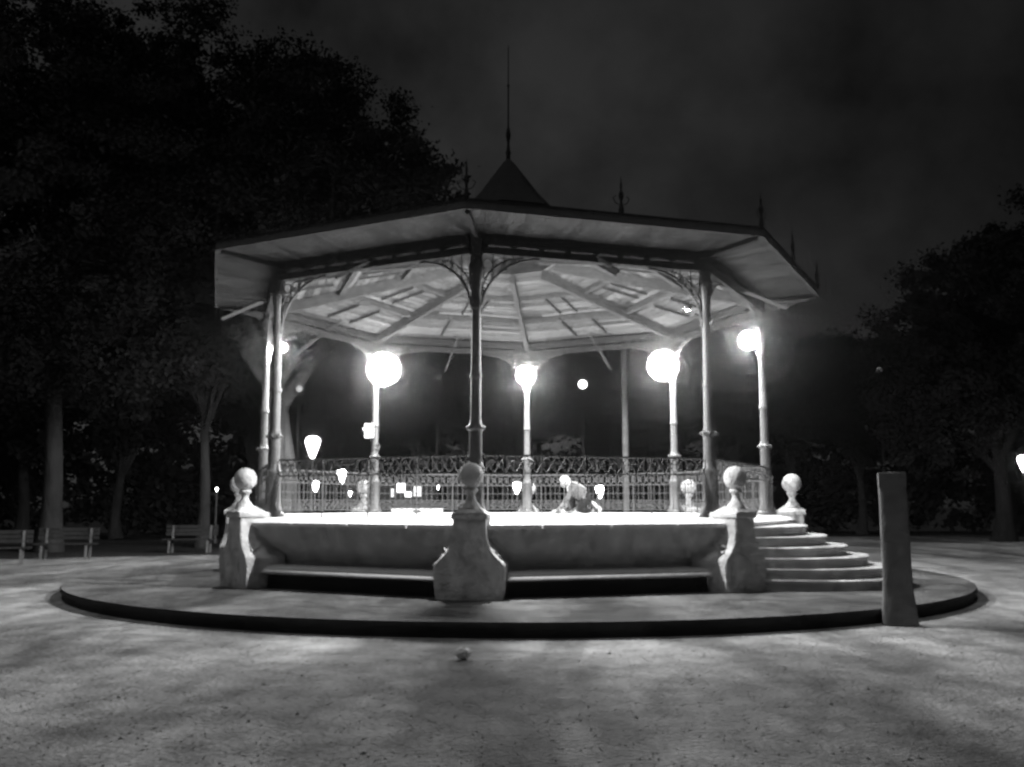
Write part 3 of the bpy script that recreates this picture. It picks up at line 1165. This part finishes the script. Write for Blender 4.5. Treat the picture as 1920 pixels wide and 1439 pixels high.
# ------------------------------------------------------------------ trees
def crown_mesh(name, blobs, nclump, nleaf, size, seed, material, spread=0.58):
    """leaf-sized quads gathered in clumps over several ellipsoid lobes. blobs: (cx,cy,cz,rx,ry,rz)"""
    rg = np.random.default_rng(seed)
    vol = np.array([bb[3] * bb[4] * bb[5] for bb in blobs]) ** (2 / 3)
    pick = rg.choice(len(blobs), nclump, p=vol / vol.sum())
    bl = np.array(blobs)[pick]
    v = rg.normal(size=(nclump, 3))
    v /= np.linalg.norm(v, axis=1)[:, None]
    rr = rg.uniform(0.25, 1.0, nclump) ** 0.45
    cc = bl[:, :3] + v * rr[:, None] * bl[:, 3:]
    per = nleaf // nclump
    csz = rg.uniform(0.5, 1.25, nclump) * spread
    off = rg.normal(size=(nclump, per, 3)) * csz[:, None, None] * np.array([0.55, 0.55, 0.38])
    pos = (cc[:, None, :] + off).reshape(-1, 3)
    N = len(pos)
    a = rg.normal(size=(N, 3))
    a[:, 2] *= 0.6
    a /= np.linalg.norm(a, axis=1)[:, None]
    r = rg.normal(size=(N, 3))
    bvec = np.cross(a, r)
    bvec /= np.linalg.norm(bvec, axis=1)[:, None]
    s = size * rg.uniform(0.6, 1.3, N)[:, None]
    V4 = np.stack([pos - a * s * .5, pos + bvec * s * .32, pos + a * s * .5, pos - bvec * s * .32], axis=1).reshape(-1, 3)
    me = bpy.data.meshes.new(name)
    me.vertices.add(N * 4)
    me.vertices.foreach_set('co', V4.ravel())
    me.loops.add(N * 4)
    me.loops.foreach_set('vertex_index', np.arange(N * 4, dtype=np.int32))
    me.polygons.add(N)
    me.polygons.foreach_set('loop_start', np.arange(0, N * 4, 4, dtype=np.int32))
    me.polygons.foreach_set('loop_total', np.full(N, 4, dtype=np.int32))
    me.update()
    me.validate()
    me.materials.append(material)
    return me, cc


def tree(x, y, trunk, tr, blobs, nclump, nleaf, size, seed, label, group=None, material=M_leaf, lean=(0, 0), bark=M_bark):
    t = thing('tree', (x, y, 0), label, 'tree', group)
    me, cc = crown_mesh('crown', blobs, nclump, nleaf, size, seed, material)
    c = bpy.data.objects.new('crown', me)
    COL.objects.link(c)
    c.parent = t
    rnd = random.Random(seed)
    b = MB()
    lx, ly = lean
    top = Vector((lx, ly, trunk))
    pts = [Vector((lx * u + 0.06 * math.sin(5 * u), ly * u + .05 * math.cos(4 * u), trunk * u)) for u in [i / 8 for i in range(9)]]
    b.tube(pts, [tr * (1.5 if i == 0 else 1.12 if i == 1 else 1.0 - 0.045 * i) for i in range(9)], 14)
    sel = [cc[rnd.randrange(len(cc))] for _ in range(9)]
    for q in sel:
        q = Vector(q)
        s0 = pts[rnd.randint(6, 8)]
        m = s0.lerp(q, 0.5) + Vector((rnd.uniform(-.5, .5), rnd.uniform(-.5, .5), rnd.uniform(0.2, .9)))
        b.tube([s0, s0.lerp(m, .5) + Vector((0, 0, .15)), m, q], [tr * 0.5, tr * 0.36, tr * 0.24, tr * 0.07], 7)
    b.build('trunk', bark, t, 60)
    return t


# broad tree behind the left half of the roof
tree(-7.9, 34, 6.5, 0.58, [(-3.5, 0, 13.5, 6.1, 5.5, 6.7), (-6.0, 0, 14.4, 4.2, 4, 4.8), (0.4, 0, 13.4, 4.5, 5, 4.9), (3.0, 0, 11.4, 3.7, 4, 3.9), (3.0, 0, 8.4, 3.0, 3, 3.0), (-6.5, -1, 8.0, 4, 4, 3.4)],
     1500, 250000, 0.165, 11, 'great broad crowned tree with a thick trunk, behind the bandstand roof', None, M_leaf2, (-0.7, 0), M_bark_pale)
tree(-15.9, 33, 6.5, 0.36, [(-1.0, 0, 11, 5.6, 5, 5.0), (-2, 0, 16, 5, 5, 5), (2.8, -1, 7.6, 3.4, 3, 2.4), (-4, 0, 7.5, 4, 4, 2.6)],
     1000, 210000, 0.18, 12, 'tall tree with a thick pale trunk behind the far left bench', None, M_leaf)
tree(-11.6, 36, 5.6, 0.22, [(0, 0, 8.2, 3.4, 3, 2.6), (1.0, 0, 10, 3, 3, 3)],
     210, 40000, 0.19, 13, 'slim trunked tree between the thick pale trunk and the bandstand', None, M_leaf)
# dark tree at the right edge and its neighbours
tree(21.5, 42, 4.0, 0.4, [(0, 0, 9.2, 4.6, 4, 4.6), (3.4, 0, 11.2, 4.4, 4, 5.0), (-2.6, 0, 7.0, 3.4, 3, 4.4), (5, 0, 6, 4, 4, 4)],
     560, 120000, 0.19, 14, 'tall dense dark tree at the right edge of the view', None, M_leaf2, (0, 0), M_bark_dark)
# the row behind
protos = []
rnd = random.Random(8)
for i in range(3):
    blobs = [(rnd.uniform(-1.2, 1.2), rnd.uniform(-1, 1), rnd.uniform(4.6, 7.0), rnd.uniform(1.8, 3.0), rnd.uniform(1.8, 2.6), rnd.uniform(1.6, 2.6)) for _ in range(5)]
    protos.append(tree(0, 0, 3.0, 0.2, blobs, 210, 24000, 0.26, 30 + i, 'x', 'dark trees of the wood behind the bandstand', M_leaf2))
row = [(-24, 47, 1.5, 'dark tree of the wood, outermost on the left behind the thick pale trunk'),
       (-18.5, 45, 1.3, 'dark tree of the wood between the two left trunks'),
       (-13.5, 50, 1.45, 'dark tree of the wood behind the slim trunk'),
       (-9.0, 47, 1.25, 'dark tree of the wood behind the nearest lantern'),
       (-4.2, 45, 1.2, 'dark tree of the wood behind the column with the white box'),
       (0.2, 44, 1.3, 'dark tree of the wood behind the rear middle column'),
       (4.2, 49, 1.35, 'dark tree of the wood behind the bright hanging street lamp'),
       (8.2, 51, 1.3, 'dark tree of the wood behind the back right globe lamp'),
       (11.8, 50, 1.3, 'dark tree of the wood just right of the outermost right column'),
       (15.2, 52, 1.28, 'dark tree of the wood above the ball finial by the stairs'),
       (18.6, 51, 1.2, 'dark tree of the wood directly behind the stone post'),
       (27.0, 50, 1.6, 'dark tree of the wood near the lantern at far right')]
for i, (x, y, s, lab) in enumerate(row):
    if i < 3:
        o = protos[i]
    else:
        o = copy_tree(protos[i % 3])
    o.location = (x, y, 0)
    o.scale = (s, s, s * rnd.uniform(0.92, 1.08))
    o.rotation_euler = (0, 0, rnd.uniform(0, 6.28))
    o['label'] = lab

# low hedge closing the view at the foot of the wood
def hedge(x0, x1, y, h, seed, label):
    nb = int((x1 - x0) / 1.6)
    rg = random.Random(seed)
    blobs = [(x0 + (x1 - x0) * (i + .5) / nb, y + rg.uniform(-.4, .4), h * 0.48, 1.3, 0.8, h * 0.5 * rg.uniform(.85, 1.15)) for i in range(nb)]
    me, _ = crown_mesh('hedge', blobs, nb * 40, nb * 40 * 40, 0.42, seed, M_leaf2, 0.7)
    o = bpy.data.objects.new('hedge', me)
    COL.objects.link(o)
    tag(o, label, 'hedge')


hedge(-44, -4, 52, 6.0, 51, 'long dark hedge behind the left benches')
hedge(-4, 14, 56, 5.0, 52, 'dark hedge far behind the bandstand floor')
hedge(13, 50, 56, 6.0, 53, 'dark hedge behind the stone post at right')


# ------------------------------------------------------------------ added scattering volume, stands in for lens bloom round the lamps
b = MB()
b.bar((-120, 60, 13.0), (120, 60, 13.0), 150, 30)
o = b.build('bloom_volume', M_dark)
hm = bpy.data.materials.new('bloom_scatter')
hm.use_nodes = True
hn = hm.node_tree
hn.nodes.clear()
ho = hn.nodes.new('ShaderNodeOutputMaterial')
hv = hn.nodes.new('ShaderNodeVolumePrincipled')
hv.inputs['Color'].default_value = (0.9, 0.9, 0.9, 1)
hv.inputs['Density'].default_value = 0.00038
hv.inputs['Anisotropy'].default_value = 0.97
hn.links.new(hv.outputs[0], ho.inputs['Volume'])
o.data.materials.clear()
o.data.materials.append(hm)
tag(o, 'thin scattering volume added to give the lamps a bloom', 'bloom_volume', None, 'stuff')
